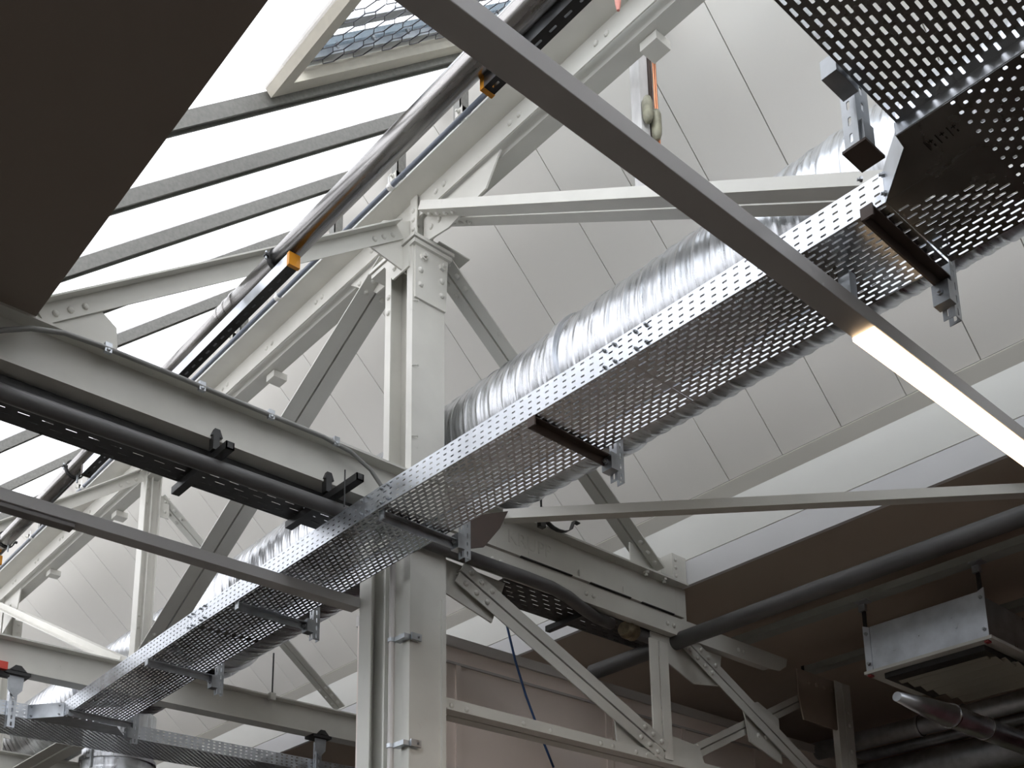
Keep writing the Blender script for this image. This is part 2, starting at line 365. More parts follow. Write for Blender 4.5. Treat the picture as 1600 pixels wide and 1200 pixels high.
b2 = MB().sweep((.9, BY2, 3.0), (5.36, BY2, 3.0), ibeam(.14, .25, .012, .01)).build('steel_beam', PAINT2)
tag(b2, 'cream steel I-beam low left, crossing under the second post', 'steel beam')
b3 = MB().sweep((.9, BY3, 3.0), (5.36, BY3, 3.0), ibeam(.14, .25, .012, .01)).build('steel_beam', PAINT2)
tag(b3, 'grey steel beam in the bottom left corner below the corner tray', 'steel beam')
# column
col = thing('steel_column', (3.25, 4.45, -1.6), 'white riveted steel column standing in the middle', 'column')
m = MB()
m.box((3.14, 4.25, 2.75), (3.36, 4.262, 4.38)); m.box((3.14, 4.49, 2.75), (3.36, 4.502, 4.38)); m.box((3.245, 4.262, 2.75), (3.255, 4.49, 4.38))
m.box((3.14, 4.262, 2.75), (3.146, 4.30, 4.38)); m.box((3.14, 4.45, 2.75), (3.146, 4.49, 4.38))
m.build('upper_shaft', PAINT, col)
m = MB()
m.box((3.14, 4.25, -1.6), (3.37, 4.264, 2.75)); m.box((3.14, 4.66, -1.6), (3.36, 4.70, 2.75)); m.box((3.21, 4.264, -1.6), (3.22, 4.66, 2.75))
m.box((3.14, 4.264, -1.6), (3.148, 4.31, 2.75)); m.box((3.14, 4.59, -1.6), (3.15, 4.66, 2.75)); m.box((3.16, 4.49, -1.6), (3.21, 4.505, 2.75)); m.box((3.355, 4.264, -1.6), (3.37, 4.30, 2.75))
m.build('lower_shaft', PAINT2, col)
m = MB().box((3.335, 4.236, -1.6), (3.36, 4.25, 2.33)); m.build('cover_strip', PAINT2, col)
for p in ((3.15, 4.26, 4.38), ):
    m = MB().box((3.12, 4.21, 4.40), (3.40, 4.64, 4.42)).box((3.13, 4.22, 4.37), (3.39, 4.63, 4.395)); m.build('cap_plate', PAINT, col)
m = MB().prism([(3.15, 4.249, 4.04), (3.36, 4.249, 4.04), (3.375, 4.249, 4.37), (3.15, 4.249, 4.37)], (0, -.012, 0))
for x_, z_ in ((3.185, 4.22), (3.185, 4.13), (3.33, 4.13), (3.33, 4.22)): m.dome((x_, 4.237, z_), (0, -1, 0), .014)
gp = m.build('splice_plate', PAINT, col)
for x_ in (3.20, 3.33): bolt(gp, (x_, 4.237, 4.31), (0, -1, 0), .022)
m = MB().prism([(3.139, 4.27, 4.37), (3.139, 4.27, 4.24), (3.139, 4.42, 4.24), (3.139, 4.50, 4.37)], (-.01, 0, 0))
for y_, z_ in ((4.40, 4.30), ): m.dome((3.129, y_, z_), (-1, 0, 0), .013)
for z_ in (4.06, 4.16): m.dome((3.14, 4.47, z_), (-1, 0, 0), .013)
m.build('side_plate', PAINT, col)
m = MB().box((3.18, 4.27, 4.42), (3.188, 4.33, 4.86)).box((3.188, 4.322, 4.42), (3.26, 4.33, 4.86)).box((3.29, 4.27, 4.42), (3.298, 4.33, 4.86))
rivets(m, (3.225, 4.322, 4.48), (3.225, 4.322, 4.80), 4, (0, -1, 0)); rivets(m, (3.18, 4.30, 4.46), (3.18, 4.30, 4.64), 4, (-1, 0, 0), .011)
m.build('head_post', PAINT, col)
for (x_, y_, z_) in ((3.13, 4.255, 4.02), (3.13, 4.25, 3.62), (3.13, 4.25, 3.20), (3.13, 4.25, 2.98)):
    m = MB().tube([(x_+.01, y_, z_), (x_+.035, y_-.018, z_)], .003, 6).dome((x_+.035, y_-.018, z_), (1, -.5, 0), .008); m.build('cable_clip', PAINT, col)
MB().box((3.30, 4.22, 4.45), (3.52, 4.36, 4.458)).box((3.24, 4.24, 4.42), (3.30, 4.30, 4.458)).build('packing_plate', PAINT2, col)
# conduit on the column's left side
cd = thing('conduit', (3.125, 4.33, -1.6), 'thin grey conduit clamped upright to the column side', 'conduit')
MB().tube([(3.10, 4.345, -1.6), (3.10, 4.345, 2.5)], .016, 10).build('pipe', PARTCAP, cd)
for zz in (1.53, 2.08):
    m = MB().ring((3.10, 4.345, zz), Z, .016, .022, .02, 16); m.box((3.10, 4.24, zz-.012), (3.14, 4.33, zz+.012)); m.box((3.135, 4.222, zz-.018), (3.195, 4.235, zz+.018)); cl = m.build('clamp', GALVD, cd)
    bolt(cl, (3.175, 4.222, zz), (0, -1, 0), .007, GALVD)
# second and third posts
def post(y, label, zt=4.72):
    o = thing('steel_post', (3.3, y, 3.0), label, 'post')
    m = MB().box((3.25, y-.05, 3.0), (3.258, y+.05, zt)).box((3.258, y-.006, 3.0), (3.38, y+.006, zt)).box((3.30, y-.05, 3.0), (3.308, y-.006, zt)).box((3.372, y-.05, 3.0), (3.38, y+.05, zt))
    rivets(m, (3.28, y-.006, 3.32), (3.28, y-.006, 3.42), 2, (0, -1, 0)); rivets(m, (3.28, y-.006, 4.38), (3.28, y-.006, 4.62), 3, (0, -1, 0))
    m.build('shaft', PAINT, o)
    for z0 in (3.22, 4.28):
        m = MB().box((3.375, y-.03, z0), (3.46, y-.02, z0+.18)); rivets(m, (3.425, y-.03, z0+.05), (3.425, y-.03, z0+.14), 2, (0, -1, 0), .011); m.build('lug_plate', PAINT, o)
    return o
post(BY2, 'white steel post left of the column, rising through the long tray line')
post(11.3, 'white post at the left edge beside the bright double brace')
# girder top chord along B
ch = thing('girder_chord', (3.2, 4, 4.6), 'white riveted double angle chord running diagonally past the column head', 'girder chord')
m = MB().sweep((3.22, .3, 4.60), (3.22, 14, 4.60), [[(-.02, 0), (-.02, .13), (-.155, .13), (-.155, .138), (-.012, .138), (-.012, 0)]])
yv = 1.0
while yv < 12:
    for k in range(2): m.dome((3.20, yv+k*.07, 4.66), (-1, 0, 0), .013)
    yv += .61
m.build('near_angle', PAINT, ch)
m = MB().sweep((3.26, .3, 4.585), (3.26, 14, 4.585), [[(0, .15), (0, 0), (.10, 0), (.10, .008), (.008, .008), (.008, .15)]]); m.build('far_angle', PAINT2, ch)
for yv in (2.62, 4.0, 6.02, 8.6, 10.1):
    m = MB().box((3.30, yv, 4.535), (3.40, yv+.10, 4.583)); m.build('packing_block', PAINT, ch)
# gusset plates of the girder
def gusset(pts, ext, label, riv=(), nrm=(-1, 0, 0), mt=None):
    m = MB().prism(pts, ext)
    for p in riv: m.dome(p, nrm, .013)
    return tag(m.build('gusset_plate', mt or PAINT), label, 'gusset plate')
gusset([(3.23, 3.62, 4.60), (3.23, 4.27, 4.60), (3.23, 4.27, 4.44), (3.23, 4.05, 4.40), (3.23, 3.74, 4.44)], (.01, 0, 0), 'white gusset plate right of the column head under the chord',
       [(3.23, 4.2-.07*k, 4.50) for k in range(4)])
gusset([(3.23, 4.55, 4.60), (3.23, 5.0, 4.60), (3.23, 4.72, 4.38), (3.23, 4.50, 4.38)], (.01, 0, 0), 'white gusset plate left of the column head behind the diagonal', [(3.23, 4.9, 4.55)])
gusset([(3.25, 10.75, 4.60), (3.25, 11.2, 4.60), (3.25, 11.2, 4.25), (3.25, 10.8, 4.40)], (.01, 0, 0), 'white riveted gusset plate at the far left post head', [(3.25, 11.0, 4.5), (3.25, 11.1, 4.45), (3.25, 10.95, 4.42)])
# girder diagonals (plane of the girder)
def member(name, p0, p1, prof, label, cat, mt=PAINT, upv=Z, pieces=('near_angle', 'far_angle'), riv=0):
    o = thing(name, lerp(p0, p1, .5), label, cat)
    for i, pr in enumerate(prof):
        m = MB().sweep(p0, p1, [pr], upv)
        if riv:
            t, u, v = m.frame(p0, p1, upv); a0, a1 = min(q[0] for q in pr), max(q[0] for q in pr); am = (a0+a1)/2
            for e in (0, 1):
                for k in range(riv):
                    L_ = (V(p1)-V(p0)).length; d = .06+k*.08; d = d if e == 0 else L_-d
                    m.dome(V(p0)+t*d+u*am, -v, .013)
        m.build(pieces[i] if i < len(pieces) else 'angle', mt, o)
    return o
member('girder_diagonal', (3.25, 4.58, 4.50), (3.25, 7.62, 2.98), dbl(.095, .008, .012), 'grey white double angle diagonal falling left from the column head', 'diagonal brace', PAINT2, riv=3)
member('girder_diagonal', (3.25, 4.22, 4.58), (3.25, .75, 2.42), dbl(.095, .008, .012, True, .05), 'white double angle tie running right from the column head behind the lighting strip', 'diagonal brace', PAINT, riv=4)
member('girder_diagonal', (3.22, 11.15, 4.50), (3.24, 8.05, 3.03), dbl(.115, .008, .07, False, .06), 'bright white open double angle brace at the lower left', 'diagonal brace', PAINT, riv=3)
# truss braces in the cross plane
member('truss_brace', (3.38, BY1+.02, 4.46), (5.14, BY1+.02, 3.05), dbl(.072, .008, .014, False, .05), 'grey double angle brace from column head down to the right beam end', 'diagonal brace', PAINT2, V((.6, 0, .8)), riv=3)
member('truss_brace', (3.40, BY2+.02, 4.46), (5.14, BY2+.02, 3.05), dbl(.072, .008, .014, False, .05), 'double angle brace meeting the column left side at the second I-beam', 'diagonal brace', PAINT2, V((.6, 0, .8)), riv=3)
def single(p0, p1, label, mt=PAINT, leg=.07, n=3, upv=Z):
    m = MB().sweep(p0, p1, [[(0, 0), (.008, 0), (.008, leg), (leg*.8, leg), (leg*.8, leg+.008), (0, leg+.008)]], upv)
    t, u, v = m.frame(p0, p1, upv); L_ = (V(p1)-V(p0)).length
    for e in (0, 1):
        for k in range(n):
            d = .06+k*.075; d = d if e == 0 else L_-d
            m.dome(V(p0)+t*d+v*leg*.4, -u, .012)
    return tag(m.build('truss_brace', mt), label, 'diagonal brace')
def single_l(p0, p1, label, mt=PAINT, leg=.08, n=3, tt=.008, off=.055):
    t = (V(p1)-V(p0)).normalized(); v = V(Z)-V(Z).dot(t)*t; v.normalize()
    m = MB(); m.prism([V(p0), V(p1), V(p1)+v*leg, V(p0)+v*leg], (0, tt, 0)); q0, q1 = V(p0)+v*leg, V(p1)+v*leg
    m.prism([q0, q1, q1+V((0, -off, 0)), q0+V((0, -off, 0))], v*tt)
    L_ = (V(p1)-V(p0)).length
    for e in (0, 1):
        for k in range(n):
            d = .07+k*.075; d = d if e == 0 else L_-d
            m.dome(V(p0)+t*d+v*leg*.4, (0, -1, 0), .012)
    return tag(m.build('truss_brace', mt), label, 'diagonal brace')
single_l((1.30, BY1, 3.03), (3.13, BY1, 4.446), 'white riveted angle brace crossing the skylight to the column head', PAINT2)
single_l((1.30, BY2, 3.03), (3.26, BY2, 4.56), 'white angle brace crossing the second post head at left', PAINT)
gusset([(1.22, BY1+.012, 2.99), (1.62, BY1+.012, 2.99), (1.60, BY1+.012, 3.16), (1.45, BY1+.012, 3.27), (1.22, BY1+.012, 3.12)], (0, .01, 0), 'grey gusset plate on the I-beam left end below the soffit corner', [(1.5, BY1+.012, 3.03)], (0, -1, 0), PAINT2)
gusset([(2.86, BY1+.012, 4.30), (3.19, BY1+.012, 4.24), (3.19, BY1+.012, 4.60), (3.0, BY1+.012, 4.50)], (0, .01, 0), 'white gusset plate left of the column head at the brace end', [], (0, -1, 0))
gusset([(4.93, BY1+.035, 3.0), (5.30, BY1+.035, 3.0), (5.30, BY1+.035, 3.17), (4.93, BY1+.035, 3.20)], (0, .01, 0), 'white gusset plate on the right end of the lettered I-beam', [], (0, -1, 0))
m = MB().box((5.22, BY1-.06, 3.0), (5.355, BY1-.05, 3.18)).box((5.22, BY1-.05, 3.0), (5.228, BY1+.035, 3.18)); rivets(m, (5.25, BY1-.06, 3.03), (5.25, BY1-.06, 3.14), 3, (0, -1, 0), .011)
tag(m.build('end_bracket', PAINT), 'white angle bracket between the beam end and the upstand', 'bracket')
gusset([(3.37, 4.06, 2.74), (3.64, 4.06, 2.86), (3.58, 4.06, 2.74), (3.47, 4.06, 2.60), (3.37, 4.06, 2.56)], (0, .01, 0), 'brown gusset plate under the long tray right of the column', [], (0, -1, 0), BROWN)
# low tie
member('horizontal_tie', (3.66, 4.12, 2.83), (5.9, 1.83, 2.84), [[(-.03, 0), (.035, 0), (.035, .055), (.027, .055), (.027, .008), (-.03, .008)]], 'long pale angle tie running nearly level to the right edge', 'tie', PAINT, pieces=('angle',))
# lower truss right of the column
lt = thing('lower_truss_chord', (4.8, BY1, 2.65), 'riveted grey chord directly beneath the lettered beam', 'truss chord')
m = MB().sweep((3.38, BY1-.06, 2.62), (6.20, BY1-.06, 2.62), [[(0, 0), (0, .12), (-.008, .12), (-.008, .008), (-.055, .008), (-.055, 0)]])
m.prism([(6.2, BY1-.06, 2.62), (6.32, BY1-.06, 2.63), (6.40, BY1-.06, 2.68), (6.42, BY1-.06, 2.74), (6.2, BY1-.06, 2.74)], (0, .008, 0))
xx = 3.7
while xx < 6.3:
    for k in range(2): m.dome((xx+k*.06, BY1-.06, 2.675), (0, -1, 0), .012)
    xx += .72
m.build('near_angle', PAINT2, lt)
m = MB()
for a, b in ((3.9, 4.3), (4.45, 4.8), (4.9, 5.2)): m.box((a, BY1-.074, 2.745), (b, BY1-.06, 2.752))
m.build('packing_strip', INKY, lt)
member('lower_chord', (3.37, BY1, 1.75), (8.6, BY1, 1.75), dbl(.075, .008, .012, False, .07), 'riveted bottom chord of the lower truss behind the column base', 'truss chord', PAINT2, riv=0)
m = MB()
for xx in (3.45, 3.55, 3.95, 4.15, 4.55, 4.65, 4.85, 4.95, 5.05): m.dome((xx, BY1-.009, 1.80), (0, -1, 0), .013)
m.box((3.37, BY1-.009, 1.755), (8.6, BY1-.001, 1.84)); tag(m.build('chord_rivet_plate', PAINT2), 'upright riveted leg along the bottom chord of the lower truss', 'truss plate')
member('lower_diagonal', (3.50, BY1-.03, 2.555), (5.10, BY1-.03, 1.84), dbl(.062, .008, .012, False, .06), 'broad riveted diagonal from column down to the hanger foot', 'diagonal brace', PAINT2, V((0, 1, .12)), riv=3)
gusset([(3.38, BY1+.01, 2.62), (3.85, BY1+.01, 2.60), (3.75, BY1+.01, 2.34), (3.38, BY1+.01, 2.44)], (0, .01, 0), 'brown grey gusset plate right of the column below the pipe', [(3.6, BY1+.01, 2.5)], (0, -1, 0), PAINT2)
gusset([(4.70, BY1+.01, 2.02), (4.72, BY1+.01, 1.76), (5.55, BY1+.01, 1.76), (5.48, BY1+.01, 1.95)], (0, .01, 0), 'grey gusset plate at the foot of the white hanger', [], (0, -1, 0), PAINT2)
member('truss_hanger', (5.09, BY1-.02, 2.56), (5.09, BY1-.02, 1.80), [rect(-.085, -.008, -.005, .005), rect(.008, .085, -.005, .005)], 'short white double plate hanger below the pipe junction', 'truss hanger', PAINT, -Y, pieces=('plate', 'plate'))
gusset([(5.05, BY1+.0, 2.62), (5.75, BY1, 2.62), (5.70, BY1, 2.40), (5.45, BY1, 2.36), (5.05, BY1, 2.50)], (0, .01, 0), 'grey gusset plate above the white hanger under the pipe', [], (0, -1, 0), PAINT2)
member('lower_diagonal', (5.34, BY1-.04, 2.62), (7.3, BY1-.04, 1.62), dbl(.055, .008, .010, False, .05), 'riveted diagonal falling to the bottom edge right of the hanger', 'diagonal brace', PAINT2, V((0, 1, .12)), riv=4)
member('lower_diagonal', (5.22, BY1+.03, 1.80), (6.98, BY1+.03, 2.66), dbl(.042, .008, .010, False, .05), 'thin diagonal rising right from the hanger foot', 'diagonal brace', PAINT2, V((0, 1, .12)), riv=4)
gusset([(5.95, BY1-.0, 2.32), (6.0, BY1, 2.08), (6.35, BY1, 1.98), (6.35, BY1, 2.30), (6.12, BY1, 2.38)], (0, .01, 0), 'small gusset plate where the lower diagonals cross', [(6.1+.08*k, BY1, 2.14) for k in range(3)], (0, -1, 0), PAINT2)
m = MB().box((7.02, BY1-.05, -1.6), (7.10, BY1-.042, 2.72)).box((7.12, BY1-.05, -1.6), (7.22, BY1-.042, 2.72)).box((7.10, BY1-.045, -1.6), (7.12, BY1+.05, 2.72))
for zz in (2.12, 2.2, 2.4, 2.5): m.dome((7.17, BY1-.05, zz), (0, -1, 0), .013)
tag(m.build('steel_post', PAINT2), 'grey riveted post in the dark at lower right', 'post')
gusset([(6.62, BY1-.0, 2.52), (6.62, BY1, 2.74), (7.28, BY1, 2.74), (7.26, BY1, 2.56), (7.08, BY1, 2.36), (6.66, BY1, 2.36)], (0, .01, 0), 'brown gusset plate on the head of the lower right post', [(6.75+.1*k, BY1, 2.66) for k in range(4)], (0, -1, 0), mat('warm_grey_paint', (.34, .28, .23), .6, noise=.1))

# ================= TRAYS =================
def tray(name, label, sections, zb, H, w, direction='B', group=None):
    pass
tB = thing('cable_tray', (2.874, 4.2404, 2.45), 'long galvanised perforated cable tray crossing the whole view diagonally', 'cable tray')
# centre line kinks slightly at the couplers
edgeX = [(7.774, 2.7214), (5.635, 2.6686), (3.863, 2.6554), (2.356, 2.6903), (1.338, 2.7091)]
TW, TH_ = .387, .106
PU = .0471
for i in range(len(edgeX)-1):
    (ya, xa), (yb, xb) = edgeX[i], edgeX[i+1]
    a, b = V((xa, ya, 2.45)), V((xb, yb, 2.45)); Lg = (b-a).length; nu = round(Lg/PU); pu = Lg/nu; u = (b-a)/Lg; v = V((-u.y, u.x, 0)); v = v if v.x > 0 else -v
    m = MB().perf(a, u, v, nu, 16, pu, TW/16, .034, .0088, True); m.build('tray_bottom', GALVT_SHADE, tB, weld=True, solid=.0015)
    m = MB().perf(a, u, Z, nu, 4, pu, TH_/4, .02, .007); m.perf(a+v*TW, u, Z, nu, 4, pu, TH_/4, .02, .007)
    m.prism([a+Z*TH_, b+Z*TH_, b+Z*TH_+v*.012, a+Z*TH_+v*.012], (0, 0, .001)); m.prism([a+Z*TH_+v*TW, b+Z*TH_+v*TW, b+Z*TH_+v*(TW-.012), a+Z*TH_+v*(TW-.012)], (0, 0, .001))
    m.build('tray_side', GALV, tB, weld=True, solid=.0015)
    if i:
        m = MB().prism([a-u*.12+v*.003+Z*.006, a+u*.12+v*.003+Z*.006, a+u*.12+v*.003+Z*(TH_-.006), a-u*.12+v*.003+Z*(TH_-.006)], v*.002)
        cp_ = m.build('coupler', GALV, tB)
        for d in (-.10, -.05, .05, .10):
            for zz in (.018, TH_-.018): bolt(cp_, a+u*d-v*.002+Z*zz, -v, .0075, GALVD)
# T-piece at the right end of the long tray
tT = thing('cable_tray_junction', (2.8269, 0.9423, 2.45), 'perforated tray T-junction at the upper right, joining the crossing tray', 'cable tray')
m = MB()
m.perf((2.5112, 1.0554, 2.45), (0, -1, 0), (1, 0, 0), 38, 25, .0471, .0236, .0122, .0122, True)
m.perf((2.7091, 1.3381, 2.45), (0, -1, 0), (1, 0, 0), 6, 16, .0471, .0243, .032, .0085, True, lambda a, b: b > .03+.5*a)
m.build('tray_bottom', GALVT_SHADE, tT, weld=True, solid=.0015)
m = MB()
m.prism([(2.7091, 1.3381, 2.45), (2.7091, 1.0554, 2.45), (2.5112, 1.0554, 2.45), (2.5112, 1.1892, 2.45), (2.5631, 1.1967, 2.45)], (0, 0, .0015))
m.build('corner_plate', GALVT_SHADE, tT)
m = MB(); m.prism([(2.7091, 1.3381, 2.45), (2.5631, 1.1967, 2.45), (2.5631, 1.1967, 2.45+TH_), (2.7091, 1.3381, 2.45+TH_)], (.0012, -.0012, 0))
m.prism([(2.5631, 1.1967, 2.45), (2.5065, 1.1892, 2.45), (2.5065, 1.1892, 2.4877), (2.5631, 1.1967, 2.45+TH_)], (.0, -.0012, 0)); m.prism([(3.0955, 1.3381, 2.45), (3.0955, -0.7538, 2.45), (3.0955, -0.7538, 2.5442), (3.0955, 1.3381, 2.5442)], (.0012, 0, 0))
sf = m.build('side_flange', GALV, tT)
for p in ((2.6997, 1.3287, 2.4688), (2.6997, 1.3287, 2.5348), (2.6573, 1.3758, 2.5254)): bolt(sf, p, (-.7, .7, 0), .009, GALVD)
# printed marks in the tray corner
m = MB()
for k in range(3):
    y0 = 1.150-k*.033
    m.box((2.585, y0-.0014, 2.4475), (2.627, y0+.0014, 2.4485)); m.box((2.595, y0-.021, 2.4475), (2.598, y0-.008, 2.4485)); m.box((2.59, y0-.016, 2.4475), (2.604, y0-.0135, 2.4485)); m.box((2.613, y0-.019, 2.4475), (2.623, y0-.015, 2.4485))
m.build('stamped_marks', INKY, tT)
# second tray coming from above the camera's left (direction A)
t2 = thing('cable_tray', (2.0731, 0.8481, 2.4877), 'dark perforated cable tray in the top right corner, overlapping the junction', 'cable tray')
m = MB().perf((2.5065, 1.1826, 2.4877), (-1, 0, 0), (0, -1, 0), 40, 24, .0471, .0236, .031, .009, True); m.build('tray_bottom', GALVT_SHADE, t2, weld=True, solid=.0015)
m = MB().perf((2.5065, 1.1826, 2.4877), (-1, 0, 0), Z, 40, 4, .0471, .0264, .019, .0066).perf((2.5065, 0.6172, 2.4877), (-1, 0, 0), Z, 40, 4, .0471, .0264, .019, .0066); m.build('tray_side', GALV, t2, weld=True, solid=.0015)
m = MB().box((2.5065, 0.3769, 2.45), (2.5103, 1.1892, 2.4915)); m.build('end_lip', GALV, t2)
# corner trays at lower left (direction A)
tC = thing('cable_tray', (3.7692, 8.1038, 2.45), 'perforated cable tray along the bottom left, joining the long tray end', 'cable tray')
m = MB().perf((1.5077, 7.9908, 2.45), (1, 0, 0), (0, 1, 0), 98, 20, .0471, .0236, .028, .0085, True)
m.build('tray_bottom', GALVD, tC, weld=True, solid=.0015)
m = MB().prism([(2.5442, 7.9908, 2.45), (2.7214, 7.774, 2.45), (3.1096, 7.774, 2.45), (3.2604, 7.9908, 2.45)], (0, 0, .0015)); m.build('corner_plate', GALVD, tC)
m = MB().perf((3.2604, 7.9908, 2.45), (1, 0, 0), Z, 60, 4, .0471, .0264, .019, .0066).perf((1.5077, 7.9908, 2.45), (1, 0, 0), Z, 22, 4, .0471, .0264, .019, .0066); m.build('tray_side', GALV, tC, weld=True, solid=.0015)
m = MB().prism([(2.5442, 7.9908, 2.45), (2.7214, 7.774, 2.45), (2.7214, 7.774, 2.5537), (2.5442, 7.9908, 2.5537)], (.001, .001, 0)); fl = m.build('fillet_flange', GALV, tC)
for zz in (2.468, 2.535): bolt(fl, (2.70, 7.80, zz), (-.8, -.6, 0), .008, GALVD); bolt(fl, (2.562, 7.963, zz), (-.8, -.6, 0), .008, GALVD)
# dark trays under the lettered beam
def dark_tray(x0, x1, y0, label):
    o = thing('cable_tray', ((x0+x1)/2, y0+.14, 2.69), label, 'cable tray'); n = round((x1-x0)/.1)
    m = MB().perf((x0, y0, 2.69), (1, 0, 0), (0, 1, 0), n, 6, .1, .045, .05, .006, True); m.build('tray_bottom', BLACK, o, weld=True, solid=.002)
    m = MB().box((x0, y0, 2.69), (x1, y0+.002, 2.735)).box((x0, y0+.268, 2.69), (x1, y0+.27, 2.735)); m.build('tray_side', BLACK, o); return o
dark_tray(.7, 3.0, 4.33, 'black perforated cable tray hung under the left half of the big I-beam')
dark_tray(3.93, 5.5, 4.44, 'black perforated cable tray under the lettered beam beside the brass valve')
# cantilever brackets under the long tray
def tray_bracket(y, label, zb=2.32, group='brackets under the long tray'):
    o = thing('tray_bracket', (3.11, y, zb), label, 'tray bracket', group)
    m = MB().sweep((2.681, y, 2.436), (3.148, y, 2.428), [[(-.019, .011), (-.019, -.028), (-.012, -.028), (-.012, .006), (.019, .006), (.019, .011)]]).box((2.676, y-.021, 2.408), (2.683, y+.019, 2.449)); m.build('arm', GALVD if y > 3.3 else BROWN, o)
    m = MB(); x0 = 3.143; w = .040
    m.perf((x0, y-w/2, zb), Z, Y, 6, 1, .047, w, .028, .011); m.perf((x0, y-w/2, zb), Z, X, 6, 1, .047, w, .028, .0075); m.perf((x0+w, y-w/2, zb), Z, Y, 6, 1, .047, w, .028, .011)
    m.build('slotted_strut', GALVD, o, weld=True, solid=.0025)
    m = MB().box((3.10, y-.028, zb+.038), (3.143, y+.028, zb+.113)); m.build('clamp_plate', GALVD, o); bolt(o, (3.10, y, zb+.075), (-1, 0, 0), .011, GALVD)
    return o
for y, zb, lb in ((1.385, 2.29, 'tray bracket under the long tray, rightmost, beyond the lighting strip'), (2.846, 2.337, 'tray bracket under the long tray, second from the right, over the grey panels'),
                  (3.845, 2.356, 'tray bracket under the long tray beside the column'), (5.183, 2.346, 'tray bracket under the long tray just left of the column'),
                  (6.313, 2.318, 'tray bracket under the long tray in front of the second I-beam'), (7.586, 2.28, 'tray bracket at the far lower left end of the long tray')):
    tray_bracket(y, lb, zb)
o = tray_bracket(.735, 'slotted strut end at the right edge under the tray junction', 2.337)
# strut with plate beside the crossing tray
sb = thing('tray_bracket', (2.384, 1.253, 2.356), 'slotted strut bracket hanging beside the top right tray', 'tray bracket')
m = MB(); m.perf((2.356, 1.216, 2.356), Z, X, 6, 1, .052, .066, .028, .013); m.perf((2.356, 1.216, 2.356), Z, Y, 6, 1, .052, .042, .028, .0095); m.perf((2.422, 1.216, 2.356), Z, Y, 6, 1, .052, .042, .028, .0095); m.build('slotted_strut', GALVD, sb, weld=True, solid=.003)
m = MB().box((2.353, 1.197, 2.348), (2.45, 1.267, 2.356)); m.build('foot_plate', BROWN, sb)
m = MB().box((2.366, 1.205, 2.356), (2.418, 1.216, 2.43)); m.build('face_plate', GALVD, sb)
m = MB().box((2.224, 1.189, 2.478), (2.328, 1.234, 2.535)); m.build('arm_end', GALVD, sb)
# struts with beam clamps under the second I-beam
def clamp_strut(x, label, red=False):
    o = thing('beam_clamp_strut', (x, BY2, 2.4), label, 'strut hanger'); w = .05
    m = MB(); m.perf((x-w/2, BY2-.02, 2.35), Z, X, 7, 1, .05, w, .03, .014); m.perf((x-w/2, BY2-.02, 2.35), Z, Y, 7, 1, .05, w, .03, .01); m.perf((x+w/2, BY2-.02, 2.35), Z, Y, 7, 1, .05, w, .03, .01); m.build('slotted_strut', GALV, o, weld=True, solid=.0025)
    m = MB().box((x-.09, BY2-.07, 2.725), (x+.09, BY2+.07, 2.748)); m.prism([(x-.06, BY2-.075, 2.75), (x+.06, BY2-.075, 2.75), (x+.02, BY2-.075, 2.79), (x-.02, BY2-.075, 2.79)], (0, .012, 0)); m.build('beam_clamp', BLACK, o)
    m = MB().prism([(x-.055, BY2-.04, 2.72), (x+.055, BY2-.04, 2.72), (x+.05, BY2-.04, 2.62), (x, BY2-.04, 2.56), (x-.05, BY2-.04, 2.62)], (0, .008, 0)); m.build('side_plate', GALVD, o)
    if red:
        m = MB().box((x-.17, BY2-.10, 2.735), (x-.08, BY2-.03, 2.79)); m.build('red_cap', RED, o)
        m = MB().box((x-.30, BY2-.06, 2.70), (x-.05, BY2-.03, 2.74)); m.build('black_arm', BLACK, o)
    return o
clamp_strut(2.42, 'slotted strut with red capped beam clamp at the left edge', True)
clamp_strut(4.92, 'slotted strut with black beam clamp left of the column foot')
# black channels across under the I-beam
def black_arm(x, y0, y1, label):
    o = thing('support_channel', (x, (y0+y1)/2, 2.65), label, 'support channel')
    m = MB().sweep((x, y0, 2.65), (x, y1, 2.65), [[(-.02, 0), (.02, 0), (.02, .036), (.014, .036), (.014, .006), (-.014, .006), (-.014, .036), (-.02, .036)]]); m.box((x-.02, y0, 2.65), (x+.02, y0+.004, 2.686)); m.build('channel', BLACK, o)
    if x > 4: return o
    m = MB().box((x-.03, 4.225, 2.69), (x+.0, 4.265, 2.76)); m.prism([(x-.035, 4.235, 2.762), (x+.02, 4.235, 2.762), (x+.005, 4.235, 2.80), (x-.02, 4.235, 2.80)], (0, .02, 0)); m.build('beam_clamp', BLACK, o); return o
black_arm(2.06, 4.12, 4.66, 'short black channel crossing under the beam, left one')
a2 = black_arm(2.65, 3.98, 4.62, 'black channel with threaded rod crossing under the beam near the long tray')
MB().tube([(2.63, 4.08, 2.55), (2.63, 4.08, 2.74)], .004, 6).build('threaded_rod', BLACK, a2)
black_arm(4.62, 4.40, 4.80, 'black channel under the right dark tray')

